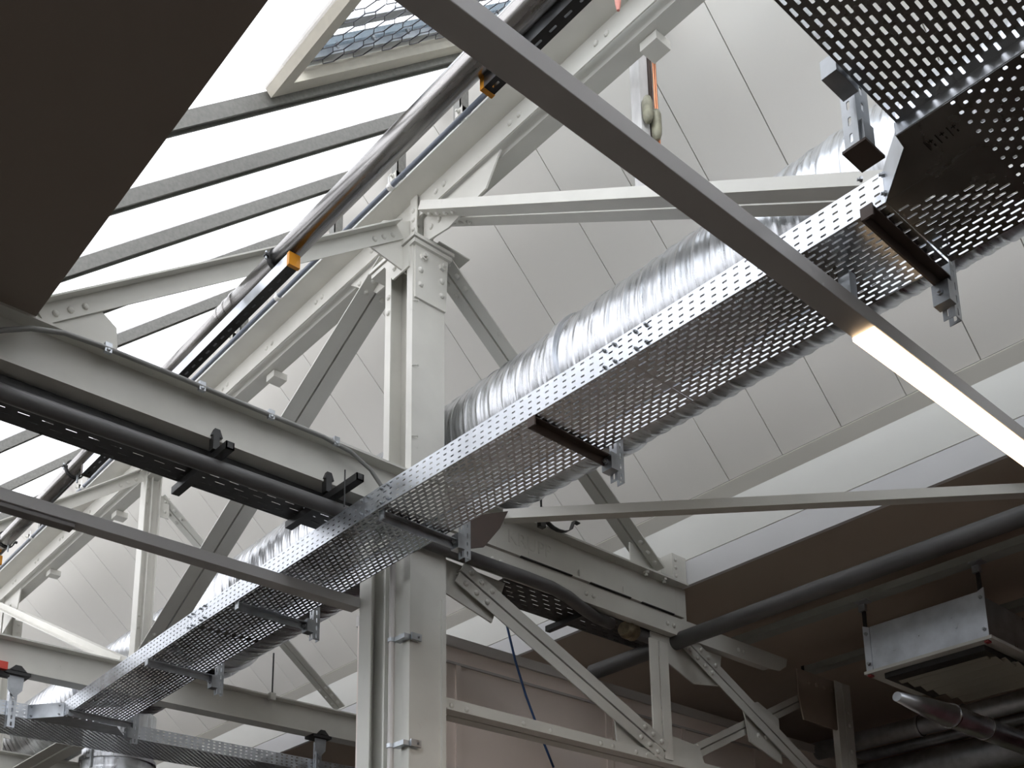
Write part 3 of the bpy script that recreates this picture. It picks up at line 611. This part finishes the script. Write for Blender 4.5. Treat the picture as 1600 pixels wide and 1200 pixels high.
# ================= PIPES =================
p1 = thing('heating_pipe', (3, 4.24, 2.6), 'dark grey pipe slung under the I-beam with an S-bend and valve at its right end', 'pipe')
MB().tube([(.5, 4.24, 2.60), (1.2, 4.24, 2.60), (2.9, 4.208, 2.60), (3.5, 4.206, 2.60), (3.9, 4.20, 2.60), (4.08, 4.205, 2.60), (4.25, 4.24, 2.60), (4.42, 4.295, 2.595), (4.58, 4.335, 2.59), (4.72, 4.345, 2.59)], .036, 20).build('pipe_run', DARKPIPE, p1, smooth=True)
MB().tube([(4.70, 4.345, 2.59), (4.70, 4.345, 2.59), (4.73, 4.345, 2.59), (4.80, 4.35, 2.59), (4.83, 4.35, 2.59)], [.036, .056, .056, .054, .038], 12).build('valve_nut', BLACK, p1)
MB().tube([(4.83, 4.35, 2.59), (4.85, 4.352, 2.59), (4.86, 4.353, 2.59), (4.88, 4.355, 2.59), (4.89, 4.356, 2.59), (4.91, 4.357, 2.59), (4.93, 4.358, 2.59), (4.95, 4.36, 2.59)], [.044, .044, .056, .056, .046, .054, .056, .04], 16).build('valve_body', BRASS, p1, smooth=True)
hd = MB().tube([(4.84, 4.34, 2.625), (4.83, 4.30, 2.655), (4.80, 4.29, 2.665)], .009, 8).box((4.64, 4.275, 2.660), (4.80, 4.30, 2.672)).build('valve_handle', mat('handle', (.22, .13, .05), .5), p1)
MB().tube([(4.95, 4.36, 2.59), (5.24, 4.37, 2.595)], .034, 18).build('pipe_stub', DARKPIPE, p1, smooth=True)
p2 = thing('header_pipe', (5.28, 3, 2.6), 'thick dark grey pipe rising from the partition to the right edge', 'pipe')
MB().tube([(5.275, 5.05, 2.6), (5.28, 3.3, 2.605), (5.31, .5, 2.6)], .053, 24).build('pipe_run', DARKPIPE, p2, smooth=True)
MB().ring((5.262, 4.37, 2.6), Y, .052, .056, .03, 28).build('weld_collar', DARKPIPE, p2)
# big stainless pipe along the ridge
PXX, PZZ, PR = 2.156, 3.546, .052
p3 = thing('stainless_pipe', (PXX, 5, PZZ), 'shiny stainless pipe running up along the skylight', 'pipe')
MB().tube([(PXX, .3, PZZ), (PXX, 4.42, PZZ)], PR, 36).build('pipe_run', STEELPIPE, p3, smooth=True)
MB().tube([(PXX, 4.30, PZZ), (PXX, 13, PZZ)], PR-.005, 36).build('pipe_run', STEELPIPE, p3, smooth=True)
m = MB().ring((PXX, 4.30, PZZ), Y, PR-.01, PR+.004, .02).ring((PXX, 4.37, PZZ), Y, PR-.01, PR+.004, .012).ring((PXX, 4.44, PZZ), Y, PR-.01, PR+.003, .02).ring((PXX, 4.37, PZZ), Y, PR-.01, PR+.001, .14); m.build('sleeve_joint', STEELPIPE, p3)
for yv in (1.2, 2.46, 3.93, 5.12, 6.33, 7.55, 8.8):
    m = MB().ring((PXX, yv, PZZ), Y, PR-.001, PR+.007, .022); m.box((PXX-PR-.022, yv-.01, PZZ-.006), (PXX-PR, yv+.01, PZZ+.006)); m.box((PXX+PR, yv-.01, PZZ-.006), (PXX+PR+.022, yv+.01, PZZ+.006)); cl = m.build('pipe_clamp', BLACKRUB, p3)
    MB().tube([(PXX-PR-.014, yv, PZZ-.02), (PXX-PR-.014, yv, PZZ+.02)], .005, 6).build('clamp_screw', GALVD, cl)
    MB().tube([(PXX+.01, yv-.03, PZZ-PR-.045), (PXX+.01, yv-.03, PZZ-PR+.01)], .006, 6).build('clamp_rod', GALVD, p3)
# slotted rails beside it
def slot_rail(y0, y1, label, end0=None, end1=None, x0=2.125, z0=3.430):
    o = thing('slotted_rail', (x0, (y0+y1)/2, z0), label, 'slotted rail'); w = .050; h = .060; n = int((y1-y0)/.075)
    MB().perf((x0, y0, z0), Y, X, n, 1, (y1-y0)/n, w, .036, .009).build('slotted_face', BLACK, o, weld=True, solid=.002)
    MB().box((x0-.001, y0, z0), (x0+.001, y1, z0+h)).build('plain_face', GALV, o)
    MB().box((x0+w-.002, y0, z0), (x0+w, y1, z0+h)).build('far_face', BLACK, o)
    for e, yv in ((end0, y0-.02), (end1, y1)):
        if e: MB().box((x0-.003, yv, z0-.003), (x0+w+.003, yv+.02, z0+h+.002)).build('end_cap', e, o)
    return o
slot_rail(3.80, 5.16, 'slotted rail with orange end cap below the stainless pipe', ORANGE)
slot_rail(.9, 2.55, 'slotted rail with dull orange cap at the top centre', None, ORANGE, 2.20, 3.465)
slot_rail(5.35, 6.12, 'short slotted rail with red brown cap below the black tray', None, BROWN, 2.13, 3.42)
slot_rail(7.7, 9.5, 'slotted rail with orange cap at the left edge', ORANGE, None, 2.13, 3.42)
# blue-grey conduit and white rod along the chord
c1 = thing('conduit', (3.06, 4, 4.75), 'blue grey conduit clipped along the top of the girder chord', 'conduit')
MB().tube([(3.045, .3, 4.745), (3.045, 14, 4.745)], .014, 10).build('conduit_run', BLUEGREY, c1, smooth=True)
for yv in (2.3, 4.33, 5.55, 7.35, 8.7, 9.9):
    MB().ring((3.045, yv, 4.745), Y, .013, .02, .035, 14).tube([(3.03, yv, 4.73), (3.03, yv, 4.80)], .005, 6).build('coupling', WHITEROD, c1)
for yv, lb in ((2.62, 'upper'), (9.05, 'lower')):
    MB().tube([(3.045, yv, 4.745), (3.045, yv, 4.66)], .013, 10).build('drop_pipe', BLUEGREY, c1)
    MB().tube([(3.045, yv, 4.66), (3.045, yv, 4.63), (3.045, yv, 4.54), (3.045, yv, 4.50)], [.010, .016, .014, .007], 10).build('red_detector', PINK, c1)
c2 = tag(MB().tube([(3.10, .3, 4.78), (3.10, 14, 4.78)], .011, 8).build('white_rod', WHITEROD), 'thin white rod alongside the blue grey conduit', 'conduit')
# ridge posts standing on the chord
for k, (yv, lb) in enumerate(((3.97, 'first from the top'), (4.55, 'just above the column head'), (5.22, 'beside the stainless pipe middle'), (6.42, 'below the orange capped rail'), (9.1, 'near the left edge under the black tray'), (10.3, 'farthest, at the left edge'))):
    o = thing('ridge_post', (3.25, yv, 4.74), 'short galvanised post on the chord, '+lb, 'ridge post', 'short ridge posts')
    MB().box((3.225, yv-.03, 4.74), (3.285, yv-.024, 5.32)).box((3.225, yv-.03, 4.74), (3.231, yv+.03, 5.32)).build('post_body', PURLIN, o)
    m = MB().box((3.06, yv-.25, 4.80), (3.12, yv-.19, 4.84)); m.box((3.055, yv-.25, 4.765), (3.12, yv-.245, 4.84)); cl = m.build('cleat', PAINT, o); bolt(cl, (3.06, yv-.22, 4.82), (-1, 0, 0), .012)
# curved grey cable on the I-beam
cb = thing('surface_cable', (2.2, 4.25, 2.98), 'grey cable sagging along the face of the big I-beam', 'cable')
MB().tube([(1.02, 4.235, 2.80), (1.12, 4.235, 2.87), (1.22, 4.235, 2.925), (1.35, 4.235, 2.965), (1.5, 4.235, 2.975), (1.8, 4.235, 2.978), (2.2, 4.235, 2.975), (2.6, 4.235, 2.975), (2.76, 4.235, 2.955), (2.88, 4.235, 2.90), (2.98, 4.235, 2.80), (3.0, 4.235, 2.72)], .011, 10).build('cable_run', CABLE, cb, smooth=True)
for xv in (1.52, 1.95, 2.3, 2.66): MB().box((xv, 4.225, 2.955), (xv+.03, 4.245, 3.0)).dome((xv+.015, 4.225, 2.965), (0, -1, 0), .009).build('cable_clip', GALVD, cb)
# blue cable
tag(MB().tube([(4.10, 4.62, 2.70), (4.08, 4.60, 2.64), (4.10, 4.6, 2.5), (4.16, 4.6, 2.3), (4.24, 4.6, 2.1), (4.34, 4.6, 1.90), (4.45, 4.6, 1.7)], .007, 8).build('blue_cable', BLUE, smooth=True), 'thin blue cable hanging from the right dark tray behind the diagonal', 'cable')
# pipe hook hanger beside the lettering and threaded rods
hk = thing('pipe_hanger', (4.05, 4.2, 2.99), 'black curved pipe hook on a rod above the lettered beam', 'pipe hanger')
MB().tube([(4.05, 4.235, 2.97), (4.05, 4.235, 3.20)], .006, 8).build('rod', BLACK, hk)
m = MB(); pts = [(4.05+.13-.13*math.cos(a), 4.235, 3.09-.10*math.sin(a)) for a in [math.pi*k/10 for k in range(0, 9)]]+[(4.31, 4.235, 3.09), (4.35, 4.235, 3.085)]
for i in range(len(pts)-1): m.sweep(pts[i], pts[i+1], [rect(-.015, .015, -.003, .003)], Z)
m.build('curved_strap', BLACK, hk)
MB().box((4.03, 4.22, 2.965), (4.07, 4.25, 3.02)).build('beam_clamp', BLACK, hk)
hk2 = thing('threaded_rod', (4.42, 7.89, 2.98), 'thin black rod clamped to the second I-beam below the duct', 'rod')
MB().tube([(4.42, 7.87, 2.97), (4.42, 7.87, 3.36)], .007, 8).build('rod', BLACK, hk2); MB().box((4.395, 7.85, 2.95), (4.445, 7.895, 3.01)).build('beam_clamp', PAINT2, hk2)
# hanging post with copper pipes and capsules
hp = thing('hanging_post', (3.50, 2.88, 3.95), 'worn white box post hanging from the ridge with copper pipes', 'hanging post')
MB().box((3.465, 2.87, 4.0), (3.53, 2.93, 5.20)).build('box_post', GREYWOOD, hp, bev=.003)
MB().box((3.535, 2.86, 4.0), (3.55, 2.92, 5.19)).build('back_section', BROWN, hp)
for dx in (0, .014): MB().tube([(3.55+dx, 2.85, 5.15), (3.55+dx, 2.85, 4.5), (3.555+dx, 2.85, 4.36), (3.56+dx, 2.86, 4.1), (3.56+dx, 2.86, 4.02)], .006, 8).build('copper_pipe', COPPER, hp, smooth=True)
for (dx, z0, z1) in ((3.485, 4.37, 4.50), (3.545, 4.31, 4.46)):
    MB().tube([(dx, 2.845, z0-.02), (dx, 2.845, z0-.01), (dx, 2.845, z0+.01), (dx, 2.845, z0+.05), (dx, 2.845, z1-.03), (dx, 2.845, z1-.005), (dx, 2.845, z1)], [.008, .018, .024, .026, .026, .018, .006], 16).build('brass_capsule', mat('aged_brass_capsule', (.27, .26, .19), .45, .3, noise=.25, scale=30), hp, smooth=True)
bolt(hp, (3.495, 2.87, 4.10), (0, -1, 0), .01, GALVD)

# ================= DUCT =================
DX, DZ, DR = 3.77, 3.375, .358
dc = thing('spiral_duct', (DX, 5, DZ-DR), 'large shiny spiral air duct running behind the long tray', 'air duct')
def spiral(y0, y1, cfun, R, pitch=.105, n=64, step=.0105):
    m = MB(); rows = int((y1-y0)/step)
    for i in range(rows+1):
        y = y0+(y1-y0)*i/rows; cx, cz = cfun(y)
        for k in range(n):
            th = 2*math.pi*k/n; ph = ((y/pitch-th/(2*math.pi)) % 1.0); r = R+.006*math.exp(-((min(ph, 1-ph))/.09)**2)+.0012*math.sin(ph*math.pi*6)+.0015*math.sin(7*th+3*y)
            m.v.append(V((cx+r*math.cos(th), y, cz+r*math.sin(th))))
    for i in range(rows):
        for k in range(n): m.f.append((i*n+k, i*n+(k+1) % n, (i+1)*n+(k+1) % n, (i+1)*n+k))
    return m
def cpath(y):
    if y < 4.2: return DX, DZ
    k = min(1, (y-4.2)/3.5); return DX+.01*k, DZ-.03*k
spiral(-1.0, 3.45, cpath, DR).build('duct_section', DUCT, dc, smooth=True)
spiral(3.45, 4.62, cpath, DR*.985).build('duct_section', DUCT, dc, smooth=True)
spiral(4.80, 7.55, cpath, DR*.97).build('duct_section', DUCT, dc, smooth=True)
spiral(7.75, 14.0, cpath, DR*.97).build('duct_section', DUCT, dc, smooth=True)
for yv, w in ((3.47, .05), (4.60, .05), (4.80, .05), (7.55, .03), (7.78, .03), (9.6, .03)):
    cx, cz = cpath(yv); MB().ring((cx, yv, cz), Y, DR*.95, DR+.018, w, 64).build('duct_collar', DUCT, dc, smooth=False)
cx, cz = cpath(4.7); m = MB().ring((cx, 4.70, cz), Y, DR*.93, DR*.985, .2, 64); m.build('plain_sleeve', DUCT, dc)
m = MB().ring((cx, 7.66, cz), Y, DR*.93, DR*.965, .24, 64); m.build('plain_sleeve', DUCT, dc)
m = MB().tube([(cx-.37, 4.56, cz+.12), (cx-.37, 4.84, cz+.12)], .008, 8).box((cx-.39, 4.57, cz+.10), (cx-.36, 4.60, cz+.14)); m.build('clamp_bolt', GALVD, dc)
# vertical drop at the lower left
vd = thing('drop_duct', (3.75, 9.3, 1.2), 'white ribbed vertical duct dropping below the corner tray', 'air duct')
m = MB(); R2_ = .30; z = 1.0; rows = 100; n = 48
for i in range(rows+1):
    zz = 1.0+1.62*i/rows
    for k in range(n):
        th = 2*math.pi*k/n; ph = (zz/.09-th/(2*math.pi)) % 1; r = R2_+(.004 if ph < .16 else 0); m.v.append(V((3.75+r*math.cos(th), 9.3+r*math.sin(th), zz)))
for i in range(rows):
    for k in range(n): m.f.append((i*n+k, i*n+(k+1) % n, (i+1)*n+(k+1) % n, (i+1)*n+k))
m.build('duct_section', DUCT, vd, smooth=True)
MB().ring((3.75, 9.3, 2.60), Z, R2_-.01, R2_+.02, .03, 48).build('duct_collar', DUCT, vd)
MB().ring((3.75, 9.3, 2.80), Z, R2_-.02, R2_+.0, .44, 48).build('saddle_neck', DUCT, vd)
MB().box((3.4, 8.99, 2.45), (3.42, 9.02, 2.6)).build('clamp', GALVD, vd)
# double angle beyond the corner tray
member('lower_tie', (3.3, 9.2, 2.66), (3.3, 14, 2.66), dbl(.11, .008, .02, False, .06), 'brown grey double angle seen below the corner tray at bottom left', 'tie', PAINT2)

# ================= LIGHT STRIPS =================
def strip(y, z, x0, x1, label, lit=None, off=None):
    o = thing('light_strip', ((x0+x1)/2, y, z), label, 'light strip', None)
    m = MB().box((x0, y, z), (x1, y+.082, z+.058)); m.build('housing', HOUSING, o, bev=.002)
    if lit:
        MB().box((lit[0], y+.004, z-.014), (lit[1], y+.081, z-.0005)).build('lit_diffuser', LED, o)
    if off:
        MB().box((off[0], y+.012, z-.022), (off[1], y+.075, z-.0005)).build('unlit_diffuser', LENS, o, bev=.003)
    return o
s1 = strip(1.546, 2.27, .85, 6.2, 'slim grey lighting strip with a glowing warm tube, upper centre to right edge', lit=(2.965, 4.26))
MB().box((2.88, 1.57, 2.33), (2.92, 1.61, 2.45)).build('suspension_bracket', GALVD, s1)
s2 = strip(4.69, 2.378, .7, 3.138, 'slim grey unlit lighting strip at left ending behind the column', off=(.7, 1.625))
# warm light of the strip
al = ceiling_lamp('strip_glow', 3.61, 1.588, 2.25, (1.29, .07), 9, (1, .68, .4)); al.parent = None

# ================= RIGHT SIDE SERVICES =================
RAILM = mat('rail_grey', (.34, .36, .34), .5, .2, noise=.1, scale=10)
def rail(x, y0, y1, z, label):
    o = thing('mounting_rail', (x, (y0+y1)/2, z), label, 'mounting rail')
    MB().sweep((x, y0, z), (x, y1, z), [[(-.05, 0), (-.05, .05), (-.04, .05), (-.04, .012), (-.012, .012), (-.012, .05), (.012, .05), (.012, .012), (.04, .012), (.04, .05), (.05, .05), (.05, 0)]]).build('channel', RAILM, o)
    MB().box((x-.055, y1-.01, z-.005), (x+.055, y1+.012, z+.055)).build('end_cap', BLACK, o); return o
rail(6.17, .6, 4.55, 2.85, 'long grey mounting rail carrying the heater box')
rail(6.95, .6, 4.45, 2.80, 'darker mounting rail farther back behind the heater box')
ht = thing('fan_heater', (6.5, 3.12, 2.3), 'galvanised fan heater box with louvres hanging at lower right', 'fan heater')
MB().box((6.2, 2.78, 2.385), (6.205, 3.49, 2.685)).box((6.205, 2.78, 2.395), (6.85, 3.49, 2.68)).build('casing', GALV, ht, bev=.003)
MB().box((6.19, 2.72, 2.375), (6.86, 3.55, 2.395)).build('bottom_frame', PAINT2, ht)
for y0 in (2.735, 3.49):
    m = MB().prism([(6.195, y0, 2.40), (6.195, y0+.045, 2.37), (6.195, y0+.045, 2.70), (6.195, y0, 2.68)] if y0 > 3 else [(6.195, y0, 2.37), (6.195, y0+.045, 2.40), (6.195, y0+.045, 2.68), (6.195, y0, 2.70)], (.012, 0, 0)); sd = m.build('side_flange', GALV, ht)
    for zz in (2.44, 2.64): bolt(sd, (6.193, y0+.022, zz), (-1, 0, 0), .012, GALVD)
for y0 in (2.76, 3.52):
    m = MB().box((6.20, y0-.01, 2.66), (6.215, y0+.012, 2.86)); m.build('strap', BLACK, ht)
    m = MB().box((6.185, y0-.02, 2.80), (6.215, y0+.025, 2.89)).box((6.13, y0-.06, 2.845), (6.21, y0+.02, 2.90)); hb = m.build('hook_bracket', GALVD, ht); bolt(hb, (6.185, y0, 2.83), (-1, 0, 0), .008, GALVD)
for y0 in (2.735, 3.50): MB().box((6.20, y0+.01, 2.362), (6.24, y0+.035, 2.374)).build('red_corner', mat('dull_red', (.2, .02, .02), .6), ht)
LOUV = mat('louvre', (.30, .29, .24), .6)
for k in range(6):
    x0 = 6.28+k*.10; z0 = 2.33-.012*k
    MB().prism([(x0, 2.84-.03*k, z0+.03), (x0, 3.42-.03*k, z0+.03), (x0+.13, 3.42-.03*k, z0), (x0+.13, 2.84-.03*k, z0)], (.0, 0, .006)).box((x0+.124, 2.84-.03*k, z0), (x0+.13, 3.42-.03*k, z0+.04)).build('louvre', LOUV, ht)
MB().box((6.26, 2.8, 2.34), (6.86, 3.45, 2.38)).build('louvre_core', BLACK, ht)
# background ducts, pipes and trays in the dark
def bgpipe(pts, r, label, mt, name='pipe', cat='pipe', collars=()):
    o = thing(name, pts[0], label, cat); MB().tube(pts, r, 24).build('pipe_run', mt, o, smooth=True)
    for c in collars: MB().ring(c, V(pts[1])-V(pts[0]), r*.95, r+.012, .02, 28).build('pipe_collar', mt, o)
    return o
bgpipe([(7.9, .5, 2.5), (7.9, 6.5, 2.5)], .075, 'dark insulated pipe with collars behind the heater louvres', GALVD, collars=[(7.9, 4.1, 2.5), (7.9, 3.75, 2.5)])
bgpipe([(8.3, .5, 2.28), (8.3, 8, 2.28)], .14, 'wide dark air duct low behind the louvres', GALVD, 'air_duct', 'air duct')
bgpipe([(8.75, .5, 2.62), (8.75, 9, 2.62)], .05, 'thin grey pipe beside the wide dark duct', GALVD)
bgpipe([(6.05, 3.27, 2.13), (6.35, 3.25, 2.12), (6.60, 3.23, 2.11), (8.0, 3.2, 2.10)], [.03, .06, .075, .075], 'short shiny tapered metal pipe at the right edge under the louvres', GALV, 'flue_pipe', 'pipe')
MB().ring((6.62, 3.23, 2.11), X, .07, .082, .015, 28).build('pipe_collar', STEELPIPE, bpy.data.objects['flue_pipe'])
MB().ring((7.05, 3.22, 2.108), X, .07, .08, .01, 28).build('pipe_collar', STEELPIPE, bpy.data.objects['flue_pipe'])
bgpipe([(7.0, 5.8, 2.75), (10, 5.8, 2.75)], .06, 'dark pipe beyond the lower diagonals', DARKPIPE)
tag(MB().box((6.0, 6.2, 2.45), (10.5, 6.9, 2.85)).build('air_duct', GALVD), 'dull grey rectangular duct behind the lower diagonals', 'air duct')
m = MB().perf((5.8, 5.6, 2.72), Y, X, 30, 4, .06, .04, .035, .009, True); bt = thing('cable_tray', (5.8, 5.6, 2.72), 'small dim perforated tray beyond the partition top', 'cable tray'); m.build('tray_bottom', GALVD, bt, weld=True, solid=.002)
for yv in (5.9, 7.0): MB().tube([(5.88, yv, 2.72), (5.88, yv, 3.01)], .004, 6).build('threaded_rod', GALVD, bt)
tag(MB().box((8.9, 3.4, -1.6), (9.3, 4.4, 2.3)).build('cabinet', mat('olive_panel', (.15, .15, .10), .7)), 'dim olive panel standing at the bottom right', 'cabinet')
struct(MB().box((8.6, -5, -1.6), (8.7, 3.0, 2.2)), 'wall_maroon', MAROON, 'dark maroon wall at the bottom right corner')

for o in list(bpy.data.objects):
    if '_o' in o: del o['_o']
